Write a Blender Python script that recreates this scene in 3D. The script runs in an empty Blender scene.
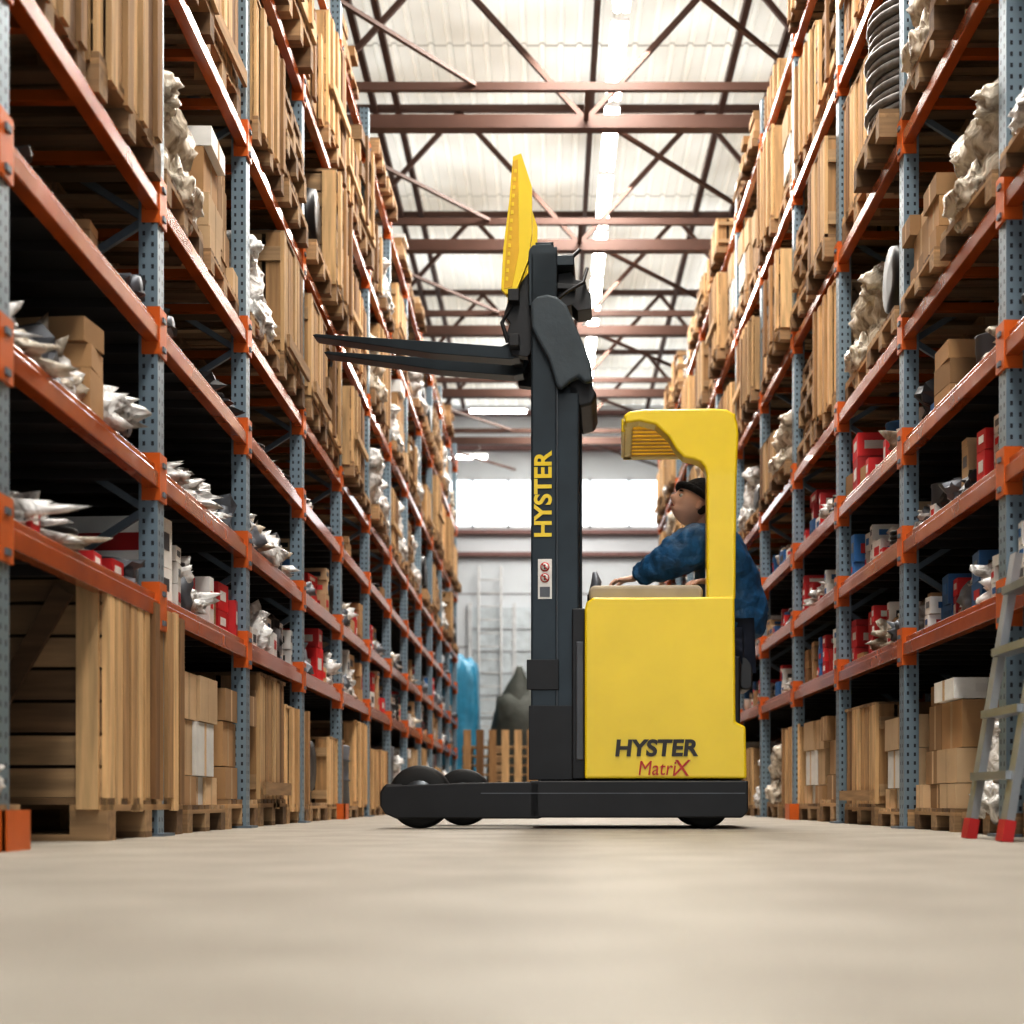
import bpy, math, random
from mathutils import Vector, Matrix, noise
R = random.Random(7)
scene = bpy.context.scene
COL = scene.collection

# ------------------------------------------------------------------ materials
def new_mat(name):
    m = bpy.data.materials.new(name); m.use_nodes = True
    nt = m.node_tree
    return m, nt, nt.nodes["Principled BSDF"]

def mat(name, col, rough=0.5, metal=0.0, var=0.12, scale=6.0, bump=0.0, island=0.0, coat=0.0, emis=0.0):
    m, nt, b = new_mat(name)
    N, L = nt.nodes, nt.links
    tc = N.new("ShaderNodeTexCoord")
    no = N.new("ShaderNodeTexNoise"); no.inputs["Scale"].default_value = scale; no.inputs["Detail"].default_value = 5
    L.new(tc.outputs["Object"], no.inputs["Vector"])
    r = N.new("ShaderNodeValToRGB")
    r.color_ramp.elements[0].position = 0.3; r.color_ramp.elements[1].position = 0.7
    r.color_ramp.elements[0].color = [c*(1-var) for c in col]+[1]
    r.color_ramp.elements[1].color = [min(1, c*(1+var)) for c in col]+[1]
    L.new(no.outputs["Fac"], r.inputs["Fac"])
    out = r.outputs["Color"]
    if island > 0:
        g = N.new("ShaderNodeNewGeometry")
        mr = N.new("ShaderNodeMapRange"); mr.inputs["To Min"].default_value = 1-island; mr.inputs["To Max"].default_value = 1+island*0.6
        L.new(g.outputs["Random Per Island"], mr.inputs["Value"])
        hs = N.new("ShaderNodeHueSaturation"); L.new(mr.outputs["Result"], hs.inputs["Value"]); L.new(out, hs.inputs["Color"])
        out = hs.outputs["Color"]
    L.new(out, b.inputs["Base Color"])
    b.inputs["Roughness"].default_value = rough; b.inputs["Metallic"].default_value = metal
    b.inputs["Coat Weight"].default_value = coat
    if bump:
        bp = N.new("ShaderNodeBump"); bp.inputs["Strength"].default_value = bump; bp.inputs["Distance"].default_value = 0.02
        L.new(no.outputs["Fac"], bp.inputs["Height"]); L.new(bp.outputs["Normal"], b.inputs["Normal"])
    if emis:
        b.inputs["Emission Color"].default_value = list(col)+[1]; b.inputs["Emission Strength"].default_value = emis
    return m

def wood_mat(name, c0, cm, c1, axis):
    m, nt, b = new_mat(name); N, L = nt.nodes, nt.links
    tc = N.new("ShaderNodeTexCoord"); mp = N.new("ShaderNodeMapping")
    s = [28, 28, 28]; s[axis] = 2.2; mp.inputs["Scale"].default_value = s
    no = N.new("ShaderNodeTexNoise"); no.inputs["Scale"].default_value = 1.0; no.inputs["Detail"].default_value = 6
    L.new(tc.outputs["Object"], mp.inputs["Vector"]); L.new(mp.outputs["Vector"], no.inputs["Vector"])
    g = N.new("ShaderNodeNewGeometry")
    r = N.new("ShaderNodeValToRGB"); r.color_ramp.elements[0].color = list(c0)+[1]; r.color_ramp.elements[1].color = list(c1)+[1]
    e = r.color_ramp.elements.new(.4); e.color = list(cm)+[1]
    L.new(g.outputs["Random Per Island"], r.inputs["Fac"])
    mr = N.new("ShaderNodeMapRange"); mr.inputs["From Min"].default_value = .3; mr.inputs["From Max"].default_value = .7
    mr.inputs["To Min"].default_value = .62; mr.inputs["To Max"].default_value = 1.12
    L.new(no.outputs["Fac"], mr.inputs["Value"])
    oi = N.new("ShaderNodeObjectInfo"); m2 = N.new("ShaderNodeMapRange"); m2.inputs["To Min"].default_value = .68; m2.inputs["To Max"].default_value = 1.14
    L.new(oi.outputs["Random"], m2.inputs["Value"])
    mu = N.new("ShaderNodeMath"); mu.operation = 'MULTIPLY'; L.new(mr.outputs["Result"], mu.inputs[0]); L.new(m2.outputs["Result"], mu.inputs[1])
    hs = N.new("ShaderNodeHueSaturation"); hs.inputs["Saturation"].default_value = .97; L.new(mu.outputs[0], hs.inputs["Value"]); L.new(r.outputs["Color"], hs.inputs["Color"])
    L.new(hs.outputs["Color"], b.inputs["Base Color"]); b.inputs["Roughness"].default_value = .7
    return m

def upright_mat():
    m, nt, b = new_mat("galvanised_punched_steel"); N, L = nt.nodes, nt.links
    tc = N.new("ShaderNodeTexCoord"); sp = N.new("ShaderNodeSeparateXYZ"); L.new(tc.outputs["Object"], sp.inputs[0])
    def M(op, a, bb=None):
        n = N.new("ShaderNodeMath"); n.operation = op
        if isinstance(a, (int, float)): n.inputs[0].default_value = a
        else: L.new(a, n.inputs[0])
        if bb is not None:
            if isinstance(bb, (int, float)): n.inputs[1].default_value = bb
            else: L.new(bb, n.inputs[1])
        return n.outputs[0]
    fz = M('FRACT', M('MULTIPLY', sp.outputs["Z"], 22.0))
    hz = M('LESS_THAN', M('ABSOLUTE', M('SUBTRACT', fz, 0.5)), 0.2)
    u = M('ABSOLUTE', M('SUBTRACT', M('ABSOLUTE', sp.outputs["X"]), 0.018))
    v = M('ABSOLUTE', M('SUBTRACT', M('ABSOLUTE', sp.outputs["Y"]), 0.022))
    hx = M('MAXIMUM', M('MULTIPLY', M('LESS_THAN', u, 0.0055), M('GREATER_THAN', M('ABSOLUTE', sp.outputs["Y"]), 0.049)),
                      M('MULTIPLY', M('LESS_THAN', v, 0.006), M('GREATER_THAN', M('ABSOLUTE', sp.outputs["X"]), 0.038)))
    h = M('MULTIPLY', hz, hx)
    mx = N.new("ShaderNodeMix"); mx.data_type = 'RGBA'; L.new(h, mx.inputs[0])
    mx.inputs[6].default_value = (0.25, 0.33, 0.39, 1); mx.inputs[7].default_value = (0.04, 0.045, 0.055, 1)
    L.new(mx.outputs[2], b.inputs["Base Color"]); b.inputs["Metallic"].default_value = .4; b.inputs["Roughness"].default_value = .38
    return m

M_WV = wood_mat("pine_boards_upright", (0.24, 0.12, 0.045), (0.54, 0.32, 0.14), (0.88, 0.60, 0.31), 2)
M_WH = wood_mat("pine_boards_lying", (0.22, 0.12, 0.055), (0.48, 0.29, 0.135), (0.74, 0.50, 0.26), 1)
M_WX = wood_mat("pine_pallet_wood", (0.17, 0.095, 0.045), (0.38, 0.235, 0.115), (0.62, 0.42, 0.23), 0)
M_DKW = mat("painted_gap_shade", (0.06, 0.03, 0.015), .8)  # crate core colour, shade in the gaps between slats painted in
M_POST = upright_mat()
M_BEAM = mat("orange_rack_beam", (0.42, 0.088, 0.012), .22, .0, .25, 3, coat=.35)
M_CONN = mat("orange_connector", (0.62, 0.14, 0.015), .38)
M_BRACE = mat("galvanised_brace", (0.16, 0.20, 0.24), .45, .4)
M_DECK = mat("shelf_deck_steel", (0.04, 0.036, 0.036), .5, .3)
M_CARD = mat("cardboard", (0.42, 0.26, 0.13), .8, 0, .1, 3, island=.35)
M_CARD2 = mat("cardboard_pale", (0.58, 0.42, 0.26), .8, 0, .1, 3, island=.2)
M_RED = mat("red_carton", (0.58, 0.022, 0.025), .5, island=.3)
M_WHT = mat("white_carton", (0.78, 0.78, 0.76), .5, island=.2)
M_BLU = mat("blue_carton", (0.03, 0.15, 0.38), .5, island=.4)
M_GRY = mat("grey_parts", (0.14, 0.15, 0.17), .45, .3, island=.5)
M_BLK = mat("black_parts", (0.02, 0.02, 0.022), .4, island=.4)
def film(name, a, b2):
    m, nt, b = new_mat(name); N, L = nt.nodes, nt.links
    tc = N.new("ShaderNodeTexCoord"); no = N.new("ShaderNodeTexNoise"); no.inputs["Scale"].default_value = 7; no.inputs["Detail"].default_value = 6; no.inputs["Distortion"].default_value = 1.6
    L.new(tc.outputs["Object"], no.inputs["Vector"]); r = N.new("ShaderNodeValToRGB"); r.color_ramp.elements[0].position = .36; r.color_ramp.elements[1].position = .56
    r.color_ramp.elements[0].color = list(a)+[1]; r.color_ramp.elements[1].color = list(b2)+[1]
    L.new(no.outputs["Fac"], r.inputs["Fac"]); L.new(r.outputs["Color"], b.inputs["Base Color"]); b.inputs["Roughness"].default_value = .25
    b.inputs["Subsurface Weight"].default_value = 0
    bp = N.new("ShaderNodeBump"); bp.inputs["Strength"].default_value = 1; bp.inputs["Distance"].default_value = .035
    L.new(no.outputs["Fac"], bp.inputs["Height"]); L.new(bp.outputs["Normal"], b.inputs["Normal"]); return m
M_FILM = film("clear_plastic_film", (0.36, 0.34, 0.32), (0.86, 0.86, 0.85))
M_FILM2 = film("amber_plastic_film", (0.26, 0.20, 0.14), (0.74, 0.68, 0.58))
M_HOSE = mat("grey_hose", (0.17, 0.16, 0.15), .3, 0, .3, 20)

# ------------------------------------------------------------------ mesh builder
import bmesh
def ico(sub):
    bm = bmesh.new(); bmesh.ops.create_icosphere(bm, subdivisions=sub, radius=1)
    v = [x.co.copy() for x in bm.verts]; f = [[q.index for q in p.verts] for p in bm.faces]; bm.free(); return v, f
ICO = {2: ico(2), 3: ico(3), 4: ico(4)}

class MB:
    def __init__(s): s.v = []; s.f = []; s.m = []; s.mats = []; s.sm = []
    def mi(s, m):
        if m not in s.mats: s.mats.append(m)
        return s.mats.index(m)
    def add(s, vs, fs, m, smooth=False):
        o = len(s.v); s.v += [tuple(p) for p in vs]; k = s.mi(m)
        for f in fs: s.f.append([i+o for i in f]); s.m.append(k); s.sm.append(smooth)
    def box(s, x0, x1, y0, y1, z0, z1, m, rot=None, piv=None):
        vs = [Vector(p) for p in [(x0,y0,z0),(x1,y0,z0),(x1,y1,z0),(x0,y1,z0),(x0,y0,z1),(x1,y0,z1),(x1,y1,z1),(x0,y1,z1)]]
        if rot is not None:
            c = piv or Vector(((x0+x1)/2, (y0+y1)/2, (z0+z1)/2)); vs = [rot @ (p-c)+c for p in vs]
        s.add(vs, [(3,2,1,0),(4,5,6,7),(0,1,5,4),(1,2,6,5),(2,3,7,6),(3,0,4,7)], m)
    def bar(s, a, b, w, h, m):
        a = Vector(a); b = Vector(b); d = (b-a).normalized()
        up = Vector((0,0,1)) if abs(d.z) < .95 else Vector((0,1,0))
        sx = d.cross(up).normalized()*w/2; sz = sx.cross(d).normalized()*h/2
        vs = [a-sx-sz, a+sx-sz, a+sx+sz, a-sx+sz, b-sx-sz, b+sx-sz, b+sx+sz, b-sx+sz]
        s.add(vs, [(0,1,2,3),(7,6,5,4),(4,5,1,0),(5,6,2,1),(6,7,3,2),(7,4,0,3)], m)
    def tube(s, pts, r, m, n=10):
        pts = [Vector(p) for p in pts]; rings = []
        for i, p in enumerate(pts):
            d = (pts[min(i+1, len(pts)-1)]-pts[max(i-1, 0)]).normalized()
            up = Vector((0,0,1)) if abs(d.z) < .9 else Vector((0,1,0))
            a = d.cross(up).normalized(); b = a.cross(d).normalized()
            rr = r[i] if isinstance(r, (list, tuple)) else r
            rings.append([p+(a*math.cos(t*2*math.pi/n)+b*math.sin(t*2*math.pi/n))*rr for t in range(n)])
        vs = [q for k in rings for q in k]; fs = []
        for i in range(len(pts)-1):
            for t in range(n): fs.append((i*n+t, i*n+(t+1)%n, (i+1)*n+(t+1)%n, (i+1)*n+t))
        fs.append(tuple(range(n))[::-1]); fs.append(tuple((len(pts)-1)*n+t for t in range(n)))
        s.add(vs, fs, m, True)
    def lathe(s, c, prof, axis, m, n=28):
        vs = []; fs = []
        for (o, r) in prof:
            for t in range(n):
                a = t*2*math.pi/n; p = [r*math.cos(a), r*math.sin(a)]
                if axis == 'y': vs.append((c[0]+p[0], c[1]+o, c[2]+p[1]))
                elif axis == 'z': vs.append((c[0]+p[0], c[1]+p[1], c[2]+o))
                else: vs.append((c[0]+o, c[1]+p[0], c[2]+p[1]))
        k = len(prof)
        for i in range(k-1):
            for t in range(n): fs.append((i*n+t, i*n+(t+1)%n, (i+1)*n+(t+1)%n, (i+1)*n+t))
        fs.append(tuple(range(n))); fs.append(tuple((k-1)*n+t for t in range(n)))
        s.add(vs, fs, m, True)
    def prism(s, poly, y0, y1, m):
        n = len(poly)
        vs = [(p[0], y0, p[1]) for p in poly]+[(p[0], y1, p[1]) for p in poly]
        fs = [tuple(range(n)), tuple(range(2*n-1, n-1, -1))]+[(i, i+n, (i+1)%n+n, (i+1)%n) for i in range(n)]
        s.add(vs, fs, m)
    def blob(s, c, r, m, amp=.3, sub=2, sq=False, smooth=False, fl=True, fine=0):
        sd = Vector((R.random()*50, R.random()*50, R.random()*50)); vs = []
        for p in ICO[sub][0]:
            q = p.copy()
            if sq:
                k = max(abs(q.x), abs(q.y), abs(q.z)); q = q.lerp(q/k, .75)
            q *= 1+amp*noise.noise(p*1.8+sd)+amp*.4*noise.noise(p*4+sd)+(fine*(abs(noise.noise(p*4+sd))+.35*abs(noise.noise(p*9+sd))-.3) if fine else 0)
            w = Vector((c[0]+q.x*r[0], c[1]+q.y*r[1], c[2]+q.z*r[2]))
            if fl and w.z < c[2]-r[2]*.8: w.z = c[2]-r[2]*.8
            vs.append(w)
        s.add(vs, ICO[sub][1], m, smooth)
    def obj(s, name, parent=None, loc=(0,0,0), bevel=0, subs=0, fixn=True):
        me = bpy.data.meshes.new(name); me.from_pydata(s.v, [], s.f)
        for m in s.mats: me.materials.append(m)
        me.polygons.foreach_set("material_index", s.m); me.polygons.foreach_set("use_smooth", s.sm); me.update()
        if fixn:
            bm = bmesh.new(); bm.from_mesh(me); bmesh.ops.recalc_face_normals(bm, faces=bm.faces); bm.to_mesh(me); bm.free()
        o = bpy.data.objects.new(name, me); COL.objects.link(o); o.location = loc
        if parent: o.parent = parent
        if bevel:
            b = o.modifiers.new("bevel", 'BEVEL'); b.width = bevel; b.segments = 3; b.limit_method = 'ANGLE'; b.angle_limit = .6
        if subs:
            b = o.modifiers.new("sub", 'SUBSURF'); b.levels = b.render_levels = subs
        return o

def empty(name, loc=(0,0,0)):
    e = bpy.data.objects.new(name, None); e.location = loc; e.empty_display_size = .2; COL.objects.link(e); return e

# ------------------------------------------------------------------ room shell
XL, XR, YB, YF, ZR = -3.15, 3.35, -5.0, 34.0, 9.1
def floor_mat():
    m, nt, b = new_mat("matte_grey_concrete"); N, L = nt.nodes, nt.links
    tc = N.new("ShaderNodeTexCoord")
    n1 = N.new("ShaderNodeTexNoise"); n1.inputs["Scale"].default_value = 3.0; n1.inputs["Detail"].default_value = 4
    n2 = N.new("ShaderNodeTexNoise"); n2.inputs["Scale"].default_value = 160; n2.inputs["Detail"].default_value = 5
    L.new(tc.outputs["Object"], n1.inputs["Vector"]); L.new(tc.outputs["Object"], n2.inputs["Vector"])
    r = N.new("ShaderNodeValToRGB"); r.color_ramp.elements[0].position = .35; r.color_ramp.elements[1].position = .62
    r.color_ramp.elements[0].color = (0.325, 0.295, 0.25, 1); r.color_ramp.elements[1].color = (0.40, 0.37, 0.32, 1)
    L.new(n1.outputs["Fac"], r.inputs["Fac"])
    mr = N.new("ShaderNodeMapRange"); mr.inputs["From Min"].default_value = .3; mr.inputs["From Max"].default_value = .7; mr.inputs["To Min"].default_value = .72; mr.inputs["To Max"].default_value = 1.18
    L.new(n2.outputs["Fac"], mr.inputs["Value"])
    hs = N.new("ShaderNodeHueSaturation"); L.new(mr.outputs["Result"], hs.inputs["Value"]); L.new(r.outputs["Color"], hs.inputs["Color"])
    L.new(hs.outputs["Color"], b.inputs["Base Color"]); b.inputs["Roughness"].default_value = .55
    b.inputs["Specular IOR Level"].default_value = .3
    return m
f = MB(); f.box(XL, XR, YB, YF, -.1, 0, floor_mat()); f.obj("floor")

def roof_mat():
    m, nt, b = new_mat("translucent_roof_sheet"); N, L = nt.nodes, nt.links
    tc = N.new("ShaderNodeTexCoord"); sp = N.new("ShaderNodeSeparateXYZ"); L.new(tc.outputs["Object"], sp.inputs[0])
    w = N.new("ShaderNodeMath"); w.operation = 'MULTIPLY'; w.inputs[1].default_value = 0.45; L.new(sp.outputs["Y"], w.inputs[0])
    fr = N.new("ShaderNodeMath"); fr.operation = 'FRACT'; L.new(w.outputs[0], fr.inputs[0])
    lt = N.new("ShaderNodeMath"); lt.operation = 'LESS_THAN'; lt.inputs[1].default_value = .02; L.new(fr.outputs[0], lt.inputs[0])
    no = N.new("ShaderNodeTexNoise"); no.inputs["Scale"].default_value = .5; L.new(tc.outputs["Object"], no.inputs["Vector"])
    r = N.new("ShaderNodeValToRGB"); r.color_ramp.elements[0].color = (0.56, 0.50, 0.42, 1); r.color_ramp.elements[1].color = (0.86, 0.82, 0.75, 1)
    r.color_ramp.elements[0].position = .3; r.color_ramp.elements[1].position = .65
    L.new(no.outputs["Fac"], r.inputs["Fac"])
    mx = N.new("ShaderNodeMix"); mx.data_type = 'RGBA'; L.new(lt.outputs[0], mx.inputs[0]); L.new(r.outputs["Color"], mx.inputs[6]); mx.inputs[7].default_value = (.42, .37, .31, 1)
    tr = N.new("ShaderNodeBsdfTranslucent"); L.new(mx.outputs[2], tr.inputs["Color"]); L.new(mx.outputs[2], b.inputs["Base Color"])
    ms = N.new("ShaderNodeMixShader"); ms.inputs[0].default_value = .4
    L.new(b.outputs[0], ms.inputs[1]); L.new(tr.outputs[0], ms.inputs[2]); L.new(ms.outputs[0], N["Material Output"].inputs["Surface"])
    b.inputs["Roughness"].default_value = .6
    return m
c = MB(); mrf = roof_mat()
vs = []; fs = []; x = XL-.2; k = 0
while x < XR+.2:
    for dx, dz in ((0, 0), (.14, 0), (.16, .03), (.20, .03), (.22, 0)):
        vs += [(x+dx, YB, ZR+dz), (x+dx, YF+.1, ZR+dz)]
    x += .22
n = len(vs)//2
for i in range(n-1): fs.append((2*i, 2*i+1, 2*i+3, 2*i+2))
c.add(vs, fs, mrf); c.obj("ceiling", fixn=False)

M_WALLD = mat("painted_rear_shade", (0.035, 0.03, 0.03), .8)  # shade behind the racks painted in as a near-black wall colour
w = MB(); w.box(XL-.1, XL, YB, YF, 0, ZR, M_WALLD); w.obj("wall_left")
w = MB(); w.box(XR, XR+.1, YB, YF, 0, ZR, M_WALLD); w.obj("wall_right")
M_WALLF = mat("white_wall_panel", (0.76, 0.80, 0.84), .6, 0, .06, .8)
w = MB(); w.box(XL, -2.2, YB-.1, YB, 0, ZR, M_WALLF); w.box(2.4, XR, YB-.1, YB, 0, ZR, M_WALLF); w.box(-2.2, 2.4, YB-.1, YB, 4.6, ZR, M_WALLF); w.obj("added_wall_back")  # unseen end wall with doorway, added to cut frontal light on the shelves
M_GIRT = mat("painted_girt", (0.24, 0.13, 0.12), .5)
w = MB(); z0, z1 = 6.3, 7.45
w.box(XL, XR, YF, YF+.15, 0, z0, M_WALLF); w.box(XL, XR, YF, YF+.15, z1, ZR, M_WALLF)
edges = [-2.6, -.1, 0.0, 2.7]
w.box(XL, edges[0], YF, YF+.15, z0, z1, M_WALLF); w.box(edges[3], XR, YF, YF+.15, z0, z1, M_WALLF)
w.box(edges[1], edges[2], YF, YF+.15, z0, z1, M_WALLF)
ms_ = mat("panel_seam", (.4, .4, .42), .6)
for z in (1.2, 2.4, 3.6, 4.8): w.box(XL, XR, YF-.012, YF, z, z+.03, ms_)
w.obj("wall_far")
M_FRAME = mat("white_window_frame", (0.7, 0.72, 0.74), .4)
for i in range(2):
    a, b_ = edges[2*i], edges[2*i+1]; q = MB()
    for k in range(4):
        x = a+(b_-a-.05)*k/3; q.box(x, x+.05, YF-.02, YF+.1, z0, z1, M_FRAME)
    q.box(a, b_, YF-.02, YF+.1, z0, z0+.05, M_FRAME); q.box(a, b_, YF-.02, YF+.1, z1-.05, z1, M_FRAME)
    q.obj("window_%d" % (i+1))
t = MB()
for z in (5.65, 6.15, 8.05, 8.85): t.box(XL, XR, YF-.16, YF, z, z+.09, M_GIRT)
for x in (-2.6, 2.6): t.box(x, x+.16, YF-.2, YF-.16, 0, ZR, M_GIRT)
t.obj("trim_1")
d = MB(); M_DOOR = mat("grey_white_door", (0.68, 0.74, 0.78), .5)
d.box(-1.75, .3, YF-.07, YF-.01, 0, 4.5, M_DOOR)
for z in [i*.5 for i in range(1, 9)]: d.box(-1.75, .3, YF-.09, YF-.07, z, z+.02, ms_)
for x in (-1.85, -.85, .3): d.box(x, x+.09, YF-.13, YF-.01, 0, 4.6, M_FRAME)
d.obj("door_1")

# roof trusses
M_TRUSS = mat("brown_painted_steel", (0.115, 0.058, 0.042), .5, 0, .15, 2)
def truss(y):
    t = MB(); zc = 7.2
    t.box(XL, XR, y-.07, y+.07, zc, zc+.14, M_TRUSS)
    t.box(XL, XR, y-.80, y-.74, zc+.05, zc+.13, M_TRUSS)
    st = 1.55; x = -3.0+.28; up = False
    while x < XR-.3:
        x2 = min(x+st, XR)
        a = (x, y, zc+.1) if not up else (x, y, ZR-.1); b = (x2, y, ZR-.1) if not up else (x2, y, zc+.1)
        t.bar(a, b, .055, .055, M_TRUSS)
        if not up: t.bar((x, y, zc+.1), (x, y-.76, zc+.12), .05, .05, M_TRUSS)
        x += st; up = not up
    for xa, xb in ((-2.7, -.75), (.55, 2.6)):
        t.bar((xa, y, zc+.1), (xb, y+2.7, zc+.1), .04, .04, M_TRUSS)
    t.box(XL, XR, y-.04, y+.04, ZR-.10, ZR-.02, M_TRUSS)
    t.obj("roof_truss")
for i in range(8): truss(5.3+3.5*i)
p = MB()
for x in (-2.75, -2.25, -1.95, .53, 2.2, 2.75): p.box(x-.035, x+.035, YB, YF-.1, ZR-.12, ZR-.02, M_TRUSS)
p.obj("roof_purlins")

# fluorescent strip lights
M_TUBE = mat("fluorescent_tube", (1, .97, .92), .4, emis=22)
M_FIX = mat("fixture_white", (.7, .7, .7), .4)
def fixture(x, y, z, along='y', ln=1.25):
    q = MB(); h = ln/2
    if along == 'y':
        q.box(-.09, .09, -h, h, .04, .08, M_FIX); q.tube([(-.045, -h+.01, 0), (-.045, h-.01, 0)], .036, M_TUBE, 8); q.tube([(.045, -h+.01, 0), (.045, h-.01, 0)], .036, M_TUBE, 8)
        for s in (-h*.7, h*.7): q.box(-.005, .005, s-.005, s+.005, .08, ZR-z, M_FIX)
    else:
        q.box(-h, h, -.06, .06, .03, .08, M_FIX); q.tube([(-h+.03, 0, 0), (h-.03, 0, 0)], .04, M_TUBE, 8)
        for s in (-h*.7, h*.7): q.box(s-.005, s+.005, -.005, .005, .08, ZR-z, M_FIX)
    q.obj("fluorescent_light", loc=(x, y, z))
for i in range(17): fixture(.72, 1.0+1.9*i, 8.1, 'y', 1.6)
fixture(-1.05, 30.5, 8.05, 'x', 1.2); fixture(-1.9, 31.5, 7.35, 'x', 1.2)
for i in range(7):
    l = bpy.data.lights.new("strip_light_glow", 'AREA'); l.shape = 'RECTANGLE'; l.size = 1.2; l.size_y = 4.8; l.energy = 270; l.color = (1, .96, .90)
    o = bpy.data.objects.new("strip_light_glow", l); COL.objects.link(o); o.location = (.45, -2+5.2*i, 8.02); l.specular_factor = .6

# ------------------------------------------------------------------ pallet racks
LEV_L = [1.0, 1.53, 2.13, 2.67, 3.71, 4.84, 5.95]
LEV_R = [1.0, 1.53, 2.04, 2.64, 3.66, 4.78, 5.9]
def rack(side, XF, ys, levels):
    root = empty("pallet_rack", (side*XF, 0, 0)); D = 1.05
    H = levels[-1]+.35
    post = MB(); post.box(-.039, .039, -.05, .05, 0, H, M_POST); pm = None
    for i, y in enumerate(ys):
        for k, xo in enumerate((.04, D)):
            if pm is None:
                o = post.obj("upright_1", root, (side*xo, y, 0)); pm = o.data
            else:
                o = bpy.data.objects.new("upright_%d_%d" % (i, k), pm); COL.objects.link(o); o.parent = root; o.location = (side*xo, y, 0)
    b = MB()
    for y in ys:
        z = .15; fl = True
        while z+.6 < H:
            b.bar((side*.06, y, z), (side*(D-.05), y, z+.6), .025, .03, M_BRACE) if fl else b.bar((side*(D-.05), y, z), (side*.06, y, z+.6), .025, .03, M_BRACE)
            z += .6; fl = not fl
        for xo in (.045, D): b.box(side*xo-.08, side*xo+.08, y-.09, y+.09, 0, .012, M_BRACE)
    b.obj("frame_bracing", root)
    b = MB(); cn = MB(); dk = MB()
    for j in range(len(ys)-1):
        y0, y1 = ys[j]+.05, ys[j+1]-.05
        for li, z in enumerate(levels):
            for xo in (.02, D+.01):
                a, c_ = sorted((side*(xo-.025), side*(xo+.03)))
                b.box(a, c_, y0, y1, z-.1, z-.035, M_BEAM)
                a, c_ = sorted((side*(xo-.008), side*(xo+.03)))
                b.box(a, c_, y0, y1, z-.035, z, M_BEAM)
            if li < 3:
                a, c_ = sorted((side*.05, side*(D-.02))); dk.box(a, c_, y0, y1, z-.03, z-.005, M_DECK)
                yy = y0+.15
                while yy < y1: dk.box(a, c_, yy, yy+.04, z-.07, z-.03, M_DECK); yy += .3
            elif li in (3, 4, 5):
                for yy in (y0+.35, y0+.85, y0+1.35):
                    a, c_ = sorted((side*.05, side*(D-.02))); dk.box(a, c_, yy-.02, yy+.02, z-.05, z-.01, M_BEAM)
    for y in ys:
        for z in levels:
            a, c_ = sorted((side*-.01, side*.066)); cn.box(a, c_, y-.056, y+.056, z-.15, z+.045, M_CONN)
            for dz in (-.12, 0): cn.box(side*-.014-.004, side*-.014+.004, y-.02, y+.02, z+dz-.01, z+dz+.01, M_BRACE)
    b.obj("beams", root, bevel=.004); cn.obj("beam_connectors", root); dk.obj("shelf_decks", root)
    g = MB()
    for y in ys[1::4]:
        g.box(-.035, .05, y-.11, y-.10, 0, .12, M_CONN); a, c_ = sorted((side*-.045, side*-.035)); g.box(a, c_, y-.11, y+.10, 0, .12, M_CONN)
    g.obj("foot_guards", root)
YSL = [2.63+1.79*i for i in range(14)]
YSR = [2.6+1.75*i for i in range(14)]
XFL, XFR = 1.61, 1.84
rack(-1, XFL, YSL, LEV_L)
rack(1, XFR, YSR, LEV_R)

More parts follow.
